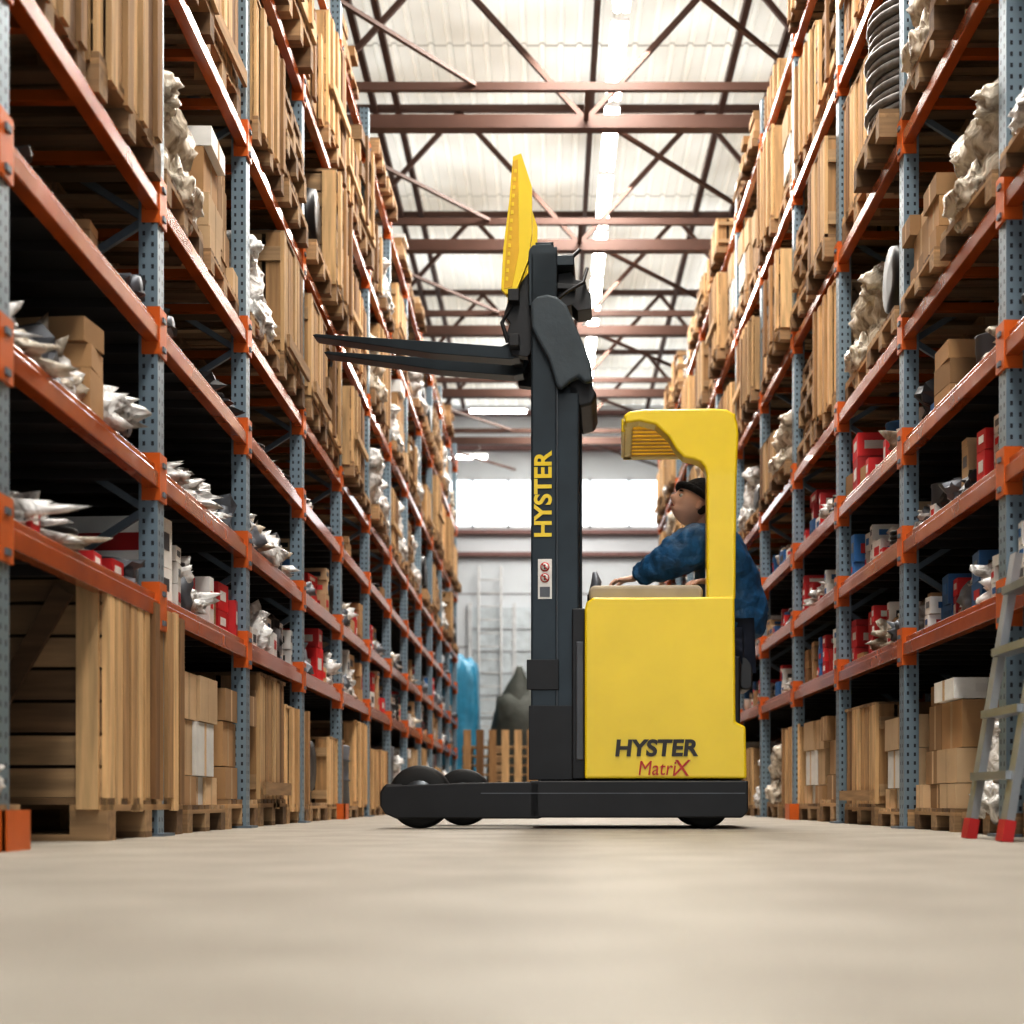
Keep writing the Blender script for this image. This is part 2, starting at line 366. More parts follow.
# ------------------------------------------------------------------ pallet-load prototypes (origin: aisle-side face centre, bottom; extends +x)
def pallet(m, L=.8, D=1.15, zb=0, dx=0, dy=0):
    for y in (-L/2, -.05, L/2-.1):
        m.box(dx, D+dx, y+dy, y+.1+dy, zb, zb+.022, M_WX)
        for x in (0, D/2-.07, D-.14): m.box(x+dx, x+.14+dx, y+dy, y+.1+dy, zb+.022, zb+.1, M_WX)
    for x in (0, D/2-.07, D-.14): m.box(x+dx, x+.14+dx, -L/2+dy, L/2+dy, zb+.1, zb+.122, M_WH)
    n = 7
    for i in range(n):
        y = -L/2+i*(L-.1)/(n-1); m.box(dx, D+dx, y+dy, y+.1-.012+dy, zb+.122, zb+.144, M_WX)
def proto_slat(L, D, H, seed, horizontal=False, batten=True):
    m = MB(); pallet(m, L, D); rr = random.Random(seed); z0 = .146; g = .016
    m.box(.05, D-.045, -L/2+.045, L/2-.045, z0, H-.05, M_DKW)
    if not horizontal:
        n = int(L/.10); w = L/n
        for i in range(n):
            y = -L/2+i*w; gg = g*(.6+rr.random()*1.5); dx = rr.choice([0, 0, -.014, .008])
            m.box(dx, .022+dx, y, y+w-gg, z0-rr.random()*.06, H+rr.random()*.03, M_WV)
            m.box(D-.022, D, y, y+w-gg, z0, H, M_WV)
        n = int(D/.11); w = D/n
        if seed % 2:
            for i in range(n):
                x = i*w; dx = rr.choice([0, .006, -.01])
                for y in (-L/2, L/2-.022): m.box(x+.022, min(D, x+w-g+.01), y+dx, y+.022+dx, z0, H+rr.random()*.015, M_WV)
            for z in (z0+.05, H-.16): m.box(0.02, D, -L/2-.032, -L/2-.01, z, z+.08, M_WX)
        else:
            z = z0
            while z < H-.03:
                h = .11; z2 = min(z+h-.012, H)
                for y in (-L/2, L/2-.022): m.box(.022, D-.022, y, y+.022, z, z2, M_WX)
                z += h
            for x in (0.03, D*.5, D-.13): m.box(x, x+.08, -L/2-.022, -L/2, z0-.04, H, M_WV)
            m.bar((.15, -L/2-.03, H-.02), (D*.48, -L/2-.03, z0+.05), .02, .07, M_WX)
        for z in (z0+.04, H-.14): m.box(.032, .05, -L/2+.01, L/2-.01, z, z+.09, M_WH)
        if batten:
            z = z0+(.02 if seed % 2 else .3*(H-z0)); m.box(-.034, -.014, -L/2, L/2, z, z+.07, M_WH)
    else:
        z = z0
        while z < H-.05:
            h = .1+rr.random()*.03; z2 = min(z+h-.012, H); dx = rr.choice([0, -.008, .006])
            m.box(dx, .022+dx, -L/2, L/2, z, z2, M_WH); m.box(D-.022, D, -L/2, L/2, z, z2, M_WH)
            for y in (-L/2, L/2-.022): m.box(.022, D, y, y+.022, z, z2, M_WX)
            z += h
        for y in (-L/2, -.05, L/2-.1): m.box(-.032, -.01, y, y+.1, z0-.04, H, M_WV)
        for x in (0, D/2, D-.1): m.box(x, x+.1, -L/2-.022, -L/2, z0-.04, H, M_WV)
        m.bar((.1, -L/2-.03, z0), (D/2, -L/2-.03, H), .02, .08, M_WX)
    n = 8
    for i in range(n): y = -L/2+i*L/n; m.box(.0, D, y+.003, y+L/n-.008, H, H+.02, M_WX)
    return m
def proto_open(L, D, H, seed):
    m = MB(); pallet(m, L, D); rr = random.Random(seed); z0 = .146
    m.blob((D/2, 0, (z0+H)/2), (D*.42, L*.4, (H-z0)*.45), [M_GRY, M_FILM, M_BLK][seed % 3], .2, 3, True, True)
    for y in (-L/2, L/2-.07):
        for x in (0, D-.07): m.box(x, x+.07, y, y+.07, z0, H, M_WV)
    for z in (z0, (z0+H)/2-.04, H-.09):
        m.box(-.02, 0, -L/2, L/2, z, z+.09, M_WH)
        for y in (-L/2-.02, L/2): m.box(-.02, D, y, y+.02, z, z+.09, M_WX)
    for y in (-L/2+.2, L/2-.28): m.box(-.04, -.02, y, y+.08, z0, H, M_WV)
    return m
def proto_cards(L, D, H, seed):
    m = MB(); pallet(m, L, D); rr = random.Random(seed); z = .146
    while z < H-.1:
        h = rr.choice([.16, .22, .3]); h = min(h, H-z); y = -L/2+.02
        while y < L/2-.15:
            w = min(rr.choice([.25, .38, .3]), L/2-.02-y); mm = rr.choice([M_CARD, M_CARD, M_CARD2, M_CARD, M_CARD2, M_WHT])
            x0 = rr.random()*.06
            m.box(x0, D*.5, y, y+w-.008, z, z+h-.005, mm); m.box(D*.5+.01, D-.02, y, y+w-.008, z, z+h-.005, M_CARD)
            m.box(x0-.001, x0, y+w*.45, y+w*.55, z, z+h-.005, M_CARD2); m.box(x0+.1, x0+.28, y-.0015, y, z+h*.3, z+h*.7, M_WHT)
            y += w
        z += h
    return m
def proto_wrap(L, D, H, seed, film_):
    m = MB(); pallet(m, L, D)
    m.blob((D/2, 0, .146+(H-.146)*.45), (D*.47, L*.43, (H-.146)*.48), film_, .14, 4, True, True, True, .14)
    for k in range(4): m.blob((.14+.1*k, -L*.28+.18*k, H*.78), (.16, .14, .11), film_ if k != 2 else M_GRY, .3, 4, False, True, False, .3)
    m.blob((.04, .1*(seed-1), .22), (.07, .26, .13), film_, .5, 4, False, True, False, .3)
    return m
def proto_coils(L, D, H, seed):
    m = MB(); pallet(m, L, D); z = .15; i = 0
    while z < H-.05:
        r = .385+R.random()*.015-(.02 if i % 5 == 0 else 0); prof = []
        for k in range(7):
            a = math.pi*k/6; prof.append((.023-.023*math.cos(a), r-.023+.023*math.sin(a)))
        m.lathe((.4+R.uniform(-.012, .012), R.uniform(-.01, .01), z), prof, 'z', M_HOSE, 26)
        z += .046; i += 1
    return m
def proto_drum(L, D, H, seed):
    m = MB(); pallet(m, L, D)
    for x in (.3, .85):
        m.lathe((x, 0, .146), [(0, .28), (.02, .29), (H*.33, .28), (H*.35, .295), (H*.37, .28), (H*.6, .28), (H*.62, .295), (H*.64, .28), (H-.17, .29), (H-.15, .27)], 'z', M_GRY if x < .5 else M_BLU, 24)
    return m
def proto_mach(L, D, H, seed):
    m = MB(); pallet(m, L, D)
    m.box(.1, D-.1, -.28, .28, .15, .3, M_BLK); m.box(.2, .7, -.2, .2, .3, H*.8, M_GRY)
    m.lathe((.05, 0, H*.55), [(0, .08), (0, .2), (.1, .22), (.12, .12), (.4, .12)], 'x', M_BLK, 22)
    m.lathe((.5, 0, H*.7), [(0, .12), (H*.25, .1), (H*.3, .04)], 'z', M_GRY, 18)
    m.tube([(.2, -.25, .3), (.1, -.3, H*.6), (.3, -.2, H*.85), (.6, .1, H*.9)], .025, M_BLK, 8)
    m.blob((.85, .05, H*.5), (.2, .25, .25), M_GRY, .4, 3)
    return m
protos = {}
def reg(key, name, m, H):
    o = m.obj(name); me = o.data; bpy.data.objects.remove(o); protos.setdefault(key, []).append((name, me, H))
for s, (L, H) in enumerate([(.82, .85), (.8, .8), (.84, .9), (.8, .75)]):
    reg('crate', "wooden_crate", proto_slat(L, 1.15, H, s, False, s in (1, 2)), H)
reg('crateh', "wooden_crate", proto_slat(.82, 1.15, .85, 5, True), .85); reg('crateh', "wooden_crate", proto_slat(.8, 1.15, .75, 6, True), .75)
for s in range(3): reg('open', "framed_crate", proto_open(.82, 1.15, .7+.1*s, s), .7+.1*s)
for s in range(4): reg('card', "cardboard_boxes_on_pallet", proto_cards(.8, 1.1, .66+.1*s, s), .66+.1*s)
reg('wrap', "film_wrapped_pallet_load", proto_wrap(.8, 1.1, .85, 1, M_FILM), .9); reg('wrap', "film_wrapped_pallet_load", proto_wrap(.8, 1.1, .75, 2, M_FILM2), .82); reg('wrap', "film_wrapped_pallet_load", proto_wrap(.8, 1.1, .8, 3, M_FILM), .87)
reg('coil', "hose_coils_on_pallet", proto_coils(.8, 1.1, .8, 1), .82); reg('drum', "steel_drums_on_pallet", proto_drum(.8, 1.1, .9, 1), .9)
reg('mach', "machine_on_pallet", proto_mach(.8, 1.1, .8, 1), .85)
pm_ = MB(); pallet(pm_); reg('pal', "wooden_pallet", pm_, .15)
pm_ = MB()
for i in range(5): pallet(pm_, .8, 1.15, i*.146, R.uniform(-.04, .04), R.uniform(-.015, .015))
reg('pals', "empty_pallet_stack", pm_, .73)
reg('big', "wooden_crate", proto_slat(1.12, 1.15, .86, 4, False, False), .86)
def put(key, side, x, y, z, h=.8, idx=None, sy=1.0, jit=.03):
    name, me, ph = (protos[key][idx] if idx is not None else R.choice(protos[key]))
    o = bpy.data.objects.new(name, me); COL.objects.link(o); o.location = (side*x, y, z)
    o.scale = (1, sy, h/ph if key not in ('pal', 'pals') else 1)
    if side < 0: o.rotation_euler = (0, 0, math.pi)
    o.rotation_euler.z += R.uniform(-jit, jit)
    if side < 0: o.scale.y = -sy
    return o
def fill(side, XF, ys, z, keys, gap, over=.04, lo=.55, start=0, hook={}):
    for j in range(start, len(ys)-1):
        y0, y1 = ys[j]+.06, ys[j+1]-.06; L = y1-y0
        for q, c_ in enumerate((y0+L*.25, y0+L*.75)):
            k = R.choice(keys); h = (gap-.17)*R.uniform(lo, 1.0); off = R.uniform(-.07, .05)
            if (j, q) in hook: k, h = hook[(j, q)]
            if k is None: continue
            put(k, side, XF-over-off, c_, z+.003, h, sy=min(1, (L/2-.04)/.84))
C = ['crate']*4+['crateh']+['open', 'card', 'wrap', 'mach', 'pals']
fill(-1, XFL, YSL, LEV_L[3], ['open', 'crate', 'card', 'wrap', 'crate', 'wrap', 'mach', 'pals', 'drum'], 1.04, hook={(1, 1): ('crate', .85), (2, 0): ('wrap', .75), (2, 1): ('card', .7), (3, 0): ('wrap', .7), (3, 1): ('crate', .85), (4, 0): ('crate', .8)})
fill(-1, XFL, YSL, LEV_L[4], C+['crate'], 1.13, hook={(4, 0): ('mach', .8), (6, 0): ('wrap', .8)})
fill(-1, XFL, YSL, LEV_L[5], C+['crate'], 1.11)
fill(-1, XFL, YSL, LEV_L[6], [None, None, 'pal', 'card', None], .55)
fill(1, XFR, YSR, LEV_R[3], ['crate', 'crate', 'coil', 'wrap', 'card', 'open', 'wrap', 'mach', 'crate', 'pals'], 1.02, hook={(2, 0): ('wrap', .65), (2, 1): ('card', .5), (3, 0): ('mach', .75), (3, 1): ('wrap', .8), (4, 0): ('crate', .85)})
fill(1, XFR, YSR, LEV_R[4], ['crate', 'crate', 'card', 'crateh', 'pals', 'open', 'wrap', 'crate'], 1.12, hook={(2, 0): ('crate', .9), (2, 1): ('wrap', .8), (3, 0): ('coil', .85), (3, 1): ('crate', .85)})
fill(1, XFR, YSR, LEV_R[5], C+['crate', 'crate'], 1.12)
fill(1, XFR, YSR, LEV_R[6], ['crate', 'crate', 'open', 'card', None], .7)
# floor level
for k, y, h, ix in [('card', 7.14, .74, 2), ('card', 7.98, .8, 1), ('crate', 8.85, .85, 1), ('crate', 9.72, .72, 0), ('mach', 10.6, .75, 0), ('crate', 11.5, .6, 3), ('drum', 12.3, .6, 0), ('crate', 13.1, .8, 0)]:
    put(k, -1, XFL+.02, y, 0, h, ix, jit=.01)
put('wrap', -1, XFL+.0, 4.19, 0, .85, 0, sy=.95)
put('big', -1, XFL+.0, 6.02, 0, .93, 0, jit=.01)
y = 14.0
while y < 25.5: put(R.choice(['crate', 'card', 'crate', 'drum', 'wrap']), -1, XFL+.02, y, 0, R.uniform(.6, .8)); y += .9
y = 5.15
for i, (k, h) in enumerate([('card', .75), ('wrap', .6), ('card', .72), ('card', .6), ('crate', .7), ('card', .8), ('card', .72), ('crate', .7)]):
    put(k, 1, XFR+.03, y+.4, 0, h, [0, 0, 3, 2, 1, 1, 2, 0][i]); y += .88
while y < 25: put(R.choice(['crate', 'card', 'card', 'wrap']), 1, XFR+.03, y+.4, 0, R.uniform(.6, .8)); y += .88

# small stock on the low shelves
def stock(name, side, XF, y0, y1, z, kinds, hmax, fillp=.95, wmax=.26, near=False):
    m = MB(); y = y0+.02
    while y < y1-.1:
        w = R.uniform(.08, wmax); w = min(w, y1-.03-y)
        if R.random() < fillp:
            k = R.choice(kinds); h = R.uniform(.45, 1)*hmax; xf = R.uniform(.03, .12); d_ = R.uniform(.3, .55)
            a, c_ = sorted((side*(XF+xf), side*(XF+xf+d_)))
            if k == 'bag':
                ww = min(max(w, .17), .34)
                m.blob(((a+c_)/2, y+w/2, z+h*.34), (d_/2, ww*.5, h*.45), R.choice([M_FILM, M_FILM2, M_FILM]), .5, 4 if near else 3, False, True, True, .75)
                m.blob(((a+c_)/2-side*.10, y+w*.4, z+h*.28), (.10, ww*.35, h*.35), R.choice([M_FILM, M_GRY]), .5, 3, False, True, True, .7)
            elif k == 'coil':
                r = min(w*.5, .13)
                for q in range(4): m.lathe((side*(XF+xf+r), y+w/2, z+q*h*.2), [(0, r*.8), (h*.05, r), (h*.14, r), (h*.19, r*.8)], 'z', M_BLK, 18)
            elif k == 'cyl':
                r = min(w/2, .12); m.lathe((side*(XF+xf+r), y+w/2, z), [(0, r*.9), (h*.5, r*.97), (h*.52, r), (h*.9, r), (h*.92, r*1.04), (h*.95, r*1.04)], 'z', R.choice([M_GRY, M_WHT, M_BLK, M_RED, M_BLU]), 18)
            elif k == 'mach':
                m.blob(((a+c_)/2, y+w/2, z+h*.35), (d_/2, w*.5, h*.42), R.choice([M_GRY, M_BLK]), .5, 3, True)
                m.lathe((side*(XF+xf+.05), y+w/2, z+.02+h*.3), [(0, h*.25), (.03, h*.3), (.06, h*.25)], 'x', M_GRY, 14)
            else:
                mm = {'card': M_CARD, 'pale': M_CARD2, 'red': M_RED, 'wht': M_WHT, 'blu': M_BLU}[k]
                zz = z
                for q in range(R.choice([1, 1, 2, 3, 4])):
                    hh = min(h*R.uniform(.3, .7), z+hmax-zz)
                    if hh < .03: break
                    rot = Matrix.Rotation(R.uniform(-.12, .12), 3, 'Z')
                    m.box(a, c_, y, y+w-.01, zz, zz+hh-.003, mm, rot)
                    if hh > .05 and k != 'card':
                        e = side*(XF+xf)-side*.002; pv = Vector(((a+c_)/2, y+w/2, zz))
                        m.box(min(e, e+side*.002), max(e, e+side*.002), y+w*.2, y+w*.7, zz+hh*.35, zz+hh*.7, R.choice([M_RED, M_BLU, M_GRY]) if mm != M_RED else M_WHT, rot, pv)
                        m.box(a+.04, c_-.04, y-.002, y, zz+hh*.3, zz+hh*.65, R.choice([M_RED, M_BLU, M_BLK]) if mm != M_RED else M_WHT, rot, pv)
                    zz += hh
        y += w+R.uniform(.0, .02)
    if m.v: m.obj(name)
for side, XF, ys, lev in ((-1, XFL, YSL, LEV_L), (1, XFR, YSR, LEV_R)):
    for j in range(len(ys)-1):
        y0, y1 = ys[j]+.06, ys[j+1]-.06; nr = j < 6
        if side < 0:
            stock("boxed_spare_parts", side, XF, y0, y1, lev[0], ['wht', 'pale', 'red', 'card', 'mach', 'wht', 'coil', 'bag', 'wht', 'pale'] if j > 1 else ['red', 'mach', 'coil', 'bag', 'bag'], .38 if j > 1 else .22, .97, .22, near=nr)
            stock("bagged_spare_parts", side, XF, y0, y1, lev[1], ['bag', 'bag', 'bag', 'card', 'bag', 'mach'] if j < 4 else ['bag', 'bag', 'card', 'pale', 'mach', 'red', 'cyl'], .34, .95, .34, nr)
            stock("loose_machine_parts", side, XF, y0, y1, lev[2], ['mach', 'bag', 'mach', 'coil', 'card'], .2, .4, near=nr)
        else:
            stock("boxed_spare_parts", side, XF, y0, y1, lev[0], ['wht', 'red', 'bag', 'cyl', 'wht', 'card', 'red', 'blu', 'bag'], .28, .97, .17, nr)
            stock("bagged_spare_parts", side, XF, y0, y1, lev[1], ['wht', 'red', 'cyl', 'wht', 'blu', 'pale', 'mach', 'bag', 'coil'], .28, .97, .17, nr)
            stock("loose_machine_parts", side, XF, y0, y1, lev[2], ['bag', 'cyl', 'red', 'wht', 'mach', 'blu', 'card', 'bag'], .36, .9, near=nr)
# ------------------------------------------------------------------ aisle end objects
m = MB()
for i in range(7):
    z = i*.146
    for x in (-.6, -.07, .46):
        m.box(x, x+.14, -.4, .4, z, z+.02, M_WX)
        for y in (-.4, -.05, .3): m.box(x, x+.14, y, y+.1, z+.02, z+.1, M_WX)
    for y in (-.4, -.2, 0, .2, .32): m.box(-.6, .6, y, y+.1, z+.1, z+.122, M_WH)
for i in range(6): m.box(-.58+i*.2, -.46+i*.2, -.43, -.41, .15, 1.25, M_WV)
m.obj("stacked_pallets", loc=(-.78, 24.0, 0))
m = MB(); M_TARP = mat("dark_tarpaulin", (.06, .065, .055), .7, bump=.8)
m.lathe((0, 0, 0), [(0, .62), (1.2, .56), (1.7, .46), (2.0, .34), (2.25, .2), (2.4, .1), (2.55, .05)], 'z', M_TARP, 20)
m.blob((.1, -.2, 1.0), (.6, .5, 1.1), M_TARP, .3, 3, False, True); m.obj("tarpaulin_covered_machine", loc=(-.55, 27.0, 0))
m = MB(); M_BW = mat("blue_wrap", (.05, .28, .44), .35, bump=.6)
m.blob((0, 0, 1.3), (.35, .5, 1.5), M_BW, .12, 4, True, True); m.obj("blue_wrapped_load", loc=(-1.62, 27.3, -.09))
m = MB()
for x in (-.25, .25): m.tube([(x, 0, 0), (x, 0, 5.4)], .025, M_FIX, 8)
for i in range(17): m.tube([(-.25, 0, .3+.3*i), (.25, 0, .3+.3*i)], .014, M_FIX, 6)
m.obj("wall_ladder", loc=(-1.35, 33.75, 0))

# aluminium ladder leaning on the right rack
M_ALU = mat("aluminium", (.40, .42, .44), .35, .6); M_RF = mat("red_plastic", (.50, .03, .03), .4)
m = MB(); y0, y1 = 5.35, 5.80
def lad(t, y): return Vector((1.62+.185*t, y, 1.1*t))
for y in (y0, y1):
    m.bar(lad(0.03, y), lad(1, y), .03, .07, M_ALU); m.bar(lad(0, y), lad(.07, y), .04, .08, M_RF)
for i in range(1, 5): m.bar(lad(i/4.6, y0), lad(i/4.6, y1), .07, .03, M_ALU)
m.obj("aluminium_ladder")

# ------------------------------------------------------------------ reach truck (side elevation drawing, 1 unit = 5.133 mm)
TP = Vector((.27, 8.2, 0))
truck = empty("reach_truck", TP); truck.rotation_euler = (0, 0, math.radians(-2.5))
TP0 = Vector((.25, 8.2, 0))
K = .005133
def ex(u): return (u-550)*K
def ez(v): return max(0, .15+(800-v)*K)
def poly(pts): return [(ex(a), ez(b)) for a, b in pts]
M_YEL = mat("yellow_paint", (0.80, 0.61, 0.012), .38, 0, .06, 2, coat=.3)
M_YEL2 = mat("yellow_paint_guard", (0.68, 0.42, 0.015), .45)
M_CHS = mat("black_chassis", (0.011, 0.011, 0.013), .42, .1, .3, 5)
M_MAST = mat("mast_dark_steel", (0.020, 0.030, 0.038), .33, .3, .25, 4)
M_TYRE = mat("black_tyre", (0.010, 0.010, 0.010), .6)
M_STL = mat("worn_steel", (0.10, 0.11, 0.12), .35, .7)
M_PAD = mat("beige_pad", (0.42, 0.36, 0.27), .6); M_TARPB = mat("slate_rubber_cover", (0.045, 0.062, 0.075), .55, bump=.4)
def tobj(m, name, **k):
    return m.obj(name, truck, -TP0, **k)
def rounded(x0, x1, z0, z1, r, n=6):
    pts = []
    for cx, cz, a0 in ((x1-r, z1-r, 0), (x0+r, z1-r, 90), (x0+r, z0+r, 180), (x1-r, z0+r, 270)):
        for i in range(n+1):
            a = math.radians(a0+90*i/n); pts.append((cx+r*math.cos(a), cz+r*math.sin(a)))
    return pts
m = MB()
leg = [(379, 792), (384, 786), (470, 783), (540, 782), (540, 819), (395, 819), (384, 814), (379, 806)]
m.prism(poly(leg), 7.70, 7.745, M_CHS); m.prism(poly(leg), 7.90, 7.94, M_CHS)
m.prism(poly(leg), 8.62, 8.66, M_CHS); m.prism(poly(leg), 8.85, 8.89, M_CHS)
m.prism(poly([(379, 789), (384, 784), (400, 784), (400, 788)]), 7.745, 7.90, M_CHS)
m.prism(poly([(440, 784), (540, 782), (540, 812), (448, 812)]), 7.745, 7.90, M_CHS)
m.prism(poly([(440, 784), (540, 782), (540, 812), (448, 812)]), 8.66, 8.85, M_CHS)
m.prism(poly([(530, 781), (748, 781), (748, 812), (742, 818), (530, 818)]), 7.70, 8.89, M_CHS)
tobj(m, "chassis", bevel=.008)
m = MB()
m.prism(poly([(481, 793), (745, 793), (745, 794), (481, 794)]), 7.695, 7.70, M_GRY); tobj(m, "chassis_trim")
def wheel(x, y0, y1, r):
    w_ = y1-y0; m.lathe((x, y0, r), [(0, r*.55), (0, r*.88), (.012, r*.97), (.03, r), (w_-.03, r), (w_-.012, r*.97), (w_, r*.88), (w_, r*.55)], 'y', M_TYRE, 40)
    m.lathe((x, y0-.006, r), [(0, r*.18), (0, r*.5), (.02, r*.58)], 'y', M_STL, 24)
m = MB(); wheel(ex(417), 7.755, 7.89, .165); wheel(ex(443), 8.67, 8.84, .165); wheel(ex(706), 7.85, 8.0, .14); wheel(ex(706), 8.55, 8.7, .14); tobj(m, "wheels")
m = MB()
m.prism(poly([(585, 779), (585, 609), (587, 601), (594, 597), (705, 597), (735, 597), (736, 722), (746, 727), (747, 779)]), 7.72, 8.06, M_YEL)
m.prism(poly([(585, 779), (585, 680), (747, 680), (747, 779)]), 8.60, 8.88, M_YEL)
tobj(m, "body_panel", bevel=.012)
out = [(707, 600), (707, 474), (705, 467), (701, 462), (694, 459), (684, 457), (676, 448), (669, 436), (656, 424), (640, 420), (626, 422), (624, 414), (630, 410), (645, 408), (715, 408), (727, 409), (735, 414), (738, 424), (739, 434), (737, 480), (736, 600)]
m = MB(); m.prism(poly(out), 7.73, 7.86, M_YEL); tobj(m, "guard_pillar", bevel=.012)
m = MB()
m.prism(poly([(624, 421), (626, 411), (736, 409), (737, 421)]), 8.52, 8.60, M_YEL)
m.box(ex(624), ex(634), 7.80, 8.58, ez(421), ez(411), M_YEL); m.box(ex(722), ex(737), 7.80, 8.6, ez(424), ez(410), M_YEL)
for i in range(8):
    y = 7.90+i*.083; m.box(ex(630), ex(730), y, y+.035, ez(421), ez(413), M_YEL2)
m.box(ex(622), ex(626), 7.9, 8.5, ez(423), ez(409), M_YEL)
tobj(m, "overhead_guard", bevel=.006)
m = MB(); m.prism(rounded(ex(589), ex(704), ez(600), ez(583), .035), 7.78, 8.05, M_PAD); tobj(m, "armrest_pad", bevel=.02)
m = MB()
m.box(ex(585), ex(748), 8.06, 8.6, ez(782), ez(765), M_CHS)
m.prism(rounded(ex(738)+.05, ex(748)+.07, .75, 1.28, .03), 8.22, 8.55, M_BLK)
m.prism(rounded(ex(695), ex(748), .78, .93, .05), 8.12, 8.58, M_BLK)
m.box(ex(700), ex(745), 8.2, 8.5, .3, .78, M_CHS)
m.box(ex(738), ex(746), 8.06, 8.88, ez(779), ez(650), M_CHS)
tobj(m, "operator_seat", bevel=.01)
m = MB()
m.box(ex(572), ex(585), 7.80, 8.85, ez(779), ez(606), M_CHS); m.box(ex(576), ex(584), 7.78, 7.80, ez(760), ez(640), M_GRY)
tobj(m, "battery_cover", bevel=.006)
m = MB()
m.tube([(ex(592), 8.12, ez(600)), (ex(592), 8.12, ez(584))], .03, M_CHS, 12); m.tube([(ex(592), 8.12, ez(588)), (ex(596), 8.12, ez(570)), (ex(594), 8.12, ez(560))], [.03, .028, .012], M_GRY, 12)
m.box(ex(588), ex(640), 8.07, 8.4, ez(603), ez(598), M_CHS)
m.lathe((ex(622)+.02, 8.25, ez(597)), [(0, .03), (.03, .03)], 'z', M_CHS, 12)
tor = [(ex(622)+.02+.13*math.cos(a*math.pi/9), 8.25+.13*math.sin(a*math.pi/9), ez(594)+.02) for a in range(19)]
m.tube(tor, .013, M_BLK, 8)
for a in range(3): m.bar((ex(622)+.02, 8.25, ez(594)+.015), (ex(622)+.02+.13*math.cos(a*2.09), 8.25+.13*math.sin(a*2.09), ez(594)+.02), .02, .01, M_BLK)
tobj(m, "steering_controls")
# mast
K = .00524
m = MB(); ZT = ez(238)
def channel(x0, x1, y, dirn, z0, z1, t=.012, fl=.06):
    m.box(x0, x1, min(y, y+dirn*t), max(y, y+dirn*t), z0, z1, M_MAST)
    for a in (x0, x1-t): m.box(a, a+t, min(y, y+dirn*fl), max(y, y+dirn*fl), z0, z1, M_MAST)
for (y, dn) in ((7.86, 1), (8.66, -1)):
    channel(ex(530), ex(556), y, dn, ez(780), ez(252), fl=.08)
    channel(ex(553), ex(578), y+dn*.02, dn, ez(780), ez(392), fl=.07)
    channel(ex(534), ex(552), y+dn*.05, dn, ez(640), ZT, fl=.05)
    m.box(ex(555.5), ex(557), min(y, y-dn*.012), max(y, y-dn*.012), ez(780), ez(300), M_STL)
for z in (ez(770), ez(640), ez(420), ez(262)): m.box(ex(531), ex(556), 7.88, 8.64, z, z+.09, M_MAST)
m.box(ex(555), ex(576), 7.9, 8.62, ez(400), ez(385), M_MAST)
m.box(ex(528), ex(574), 7.84, 7.86, ez(780), ez(706), M_CHS); m.box(ex(526), ex(558), 7.835, 7.86, ez(690), ez(660), M_CHS)
for y in (8.05, 8.47): m.tube([(ex(562), y, ez(770)), (ex(562), y, ez(470))], .035, M_CHS, 12); m.tube([(ex(562), y, ez(470)), (ex(562), y, ez(260))], .02, M_STL, 12)
for y in (8.18, 8.34): m.tube([(ex(545), y, ez(700)), (ex(545), y, ez(262)), (ex(550), y, ez(250)), (ex(556), y, ez(262)), (ex(556), y, ez(500))], .012, M_BLK, 8)
tobj(m, "mast", bevel=.003)
m = MB()
m.prism(poly([(527, 250), (532, 244), (550, 243), (556, 250), (556, 300), (528, 305)]), 7.86, 7.92, M_MAST)
m.prism(poly([(556, 264), (570, 262), (574, 270), (584, 272), (586, 282), (590, 284), (590, 300), (576, 302), (570, 296), (556, 300)]), 8.0, 8.2, M_BLK)
m.prism(poly([(553, 276), (574, 278), (574, 283), (553, 282)]), 7.95, 8.0, M_BLK)
m.box(ex(555), ex(573), 7.9, 8.5, ez(262), ez(252), M_MAST)
m.tube([(ex(560), 7.96, ez(250)), (ex(572), 7.97, ez(248)), (ex(578), 8.0, ez(240))], .012, M_BLK, 8)
m.tube([(ex(552), 7.9, ez(300)), (ex(566), 7.88, ez(290)), (ex(582), 7.9, ez(280)), (ex(586), 7.95, ez(262))], .01, M_BLK, 8)
tobj(m, "mast_head", bevel=.006)
m = MB()
m.prism(poly([(530, 306), (536, 299), (547, 297), (557, 300), (566, 308), (574, 326), (584, 350), (590, 366), (592, 384), (584, 386), (578, 380), (570, 384), (560, 392), (556, 388), (548, 362), (538, 344), (531, 330)]), 7.80, 7.85, M_TARPB)
m.prism(poly([(566, 330), (590, 368), (592, 386), (596, 392), (592, 402), (580, 405), (566, 400)]), 7.9, 8.5, M_CHS)
tobj(m, "mast_cover", bevel=.015)
m = MB()
for ya, yb in ((7.93, 8.0), (8.52, 8.59)):
    m.prism(poly([(506, 296), (516, 280), (531, 262), (531, 345), (526, 352), (510, 350), (504, 330), (508, 318), (502, 308)]), ya, yb, M_CHS)
m.box(ex(507), ex(518), 7.85, 8.68, ez(300), ez(288), M_CHS); m.box(ex(508), ex(518), 7.85, 8.68, ez(345), ez(333), M_CHS)
m.tube([(ex(528), 8.0, ez(330)), (ex(540), 8.0, ez(345))], .04, M_CHS, 12)
m.tube([(ex(510), 7.92, ez(300)), (ex(500), 7.92, ez(318)), (ex(506), 7.92, ez(338))], .012, M_BLK, 8)
tobj(m, "fork_carriage", bevel=.006)
m = MB()
K = .00531
for y in (7.95, 8.26):
    m.prism(poly([(516, 292), (522, 292), (524, 346), (518, 357), (508, 359), (430, 352), (312, 334), (309, 332), (312, 331), (430, 340), (500, 346), (513, 340)]), y, y+.12, M_MAST)
K = .00524
tobj(m, "forks", bevel=.004)
m = MB()
bk = poly([(512, 155), (520, 152), (531, 186), (531, 232), (527, 260), (516, 288), (505, 293), (500, 288), (502, 248), (508, 200)])
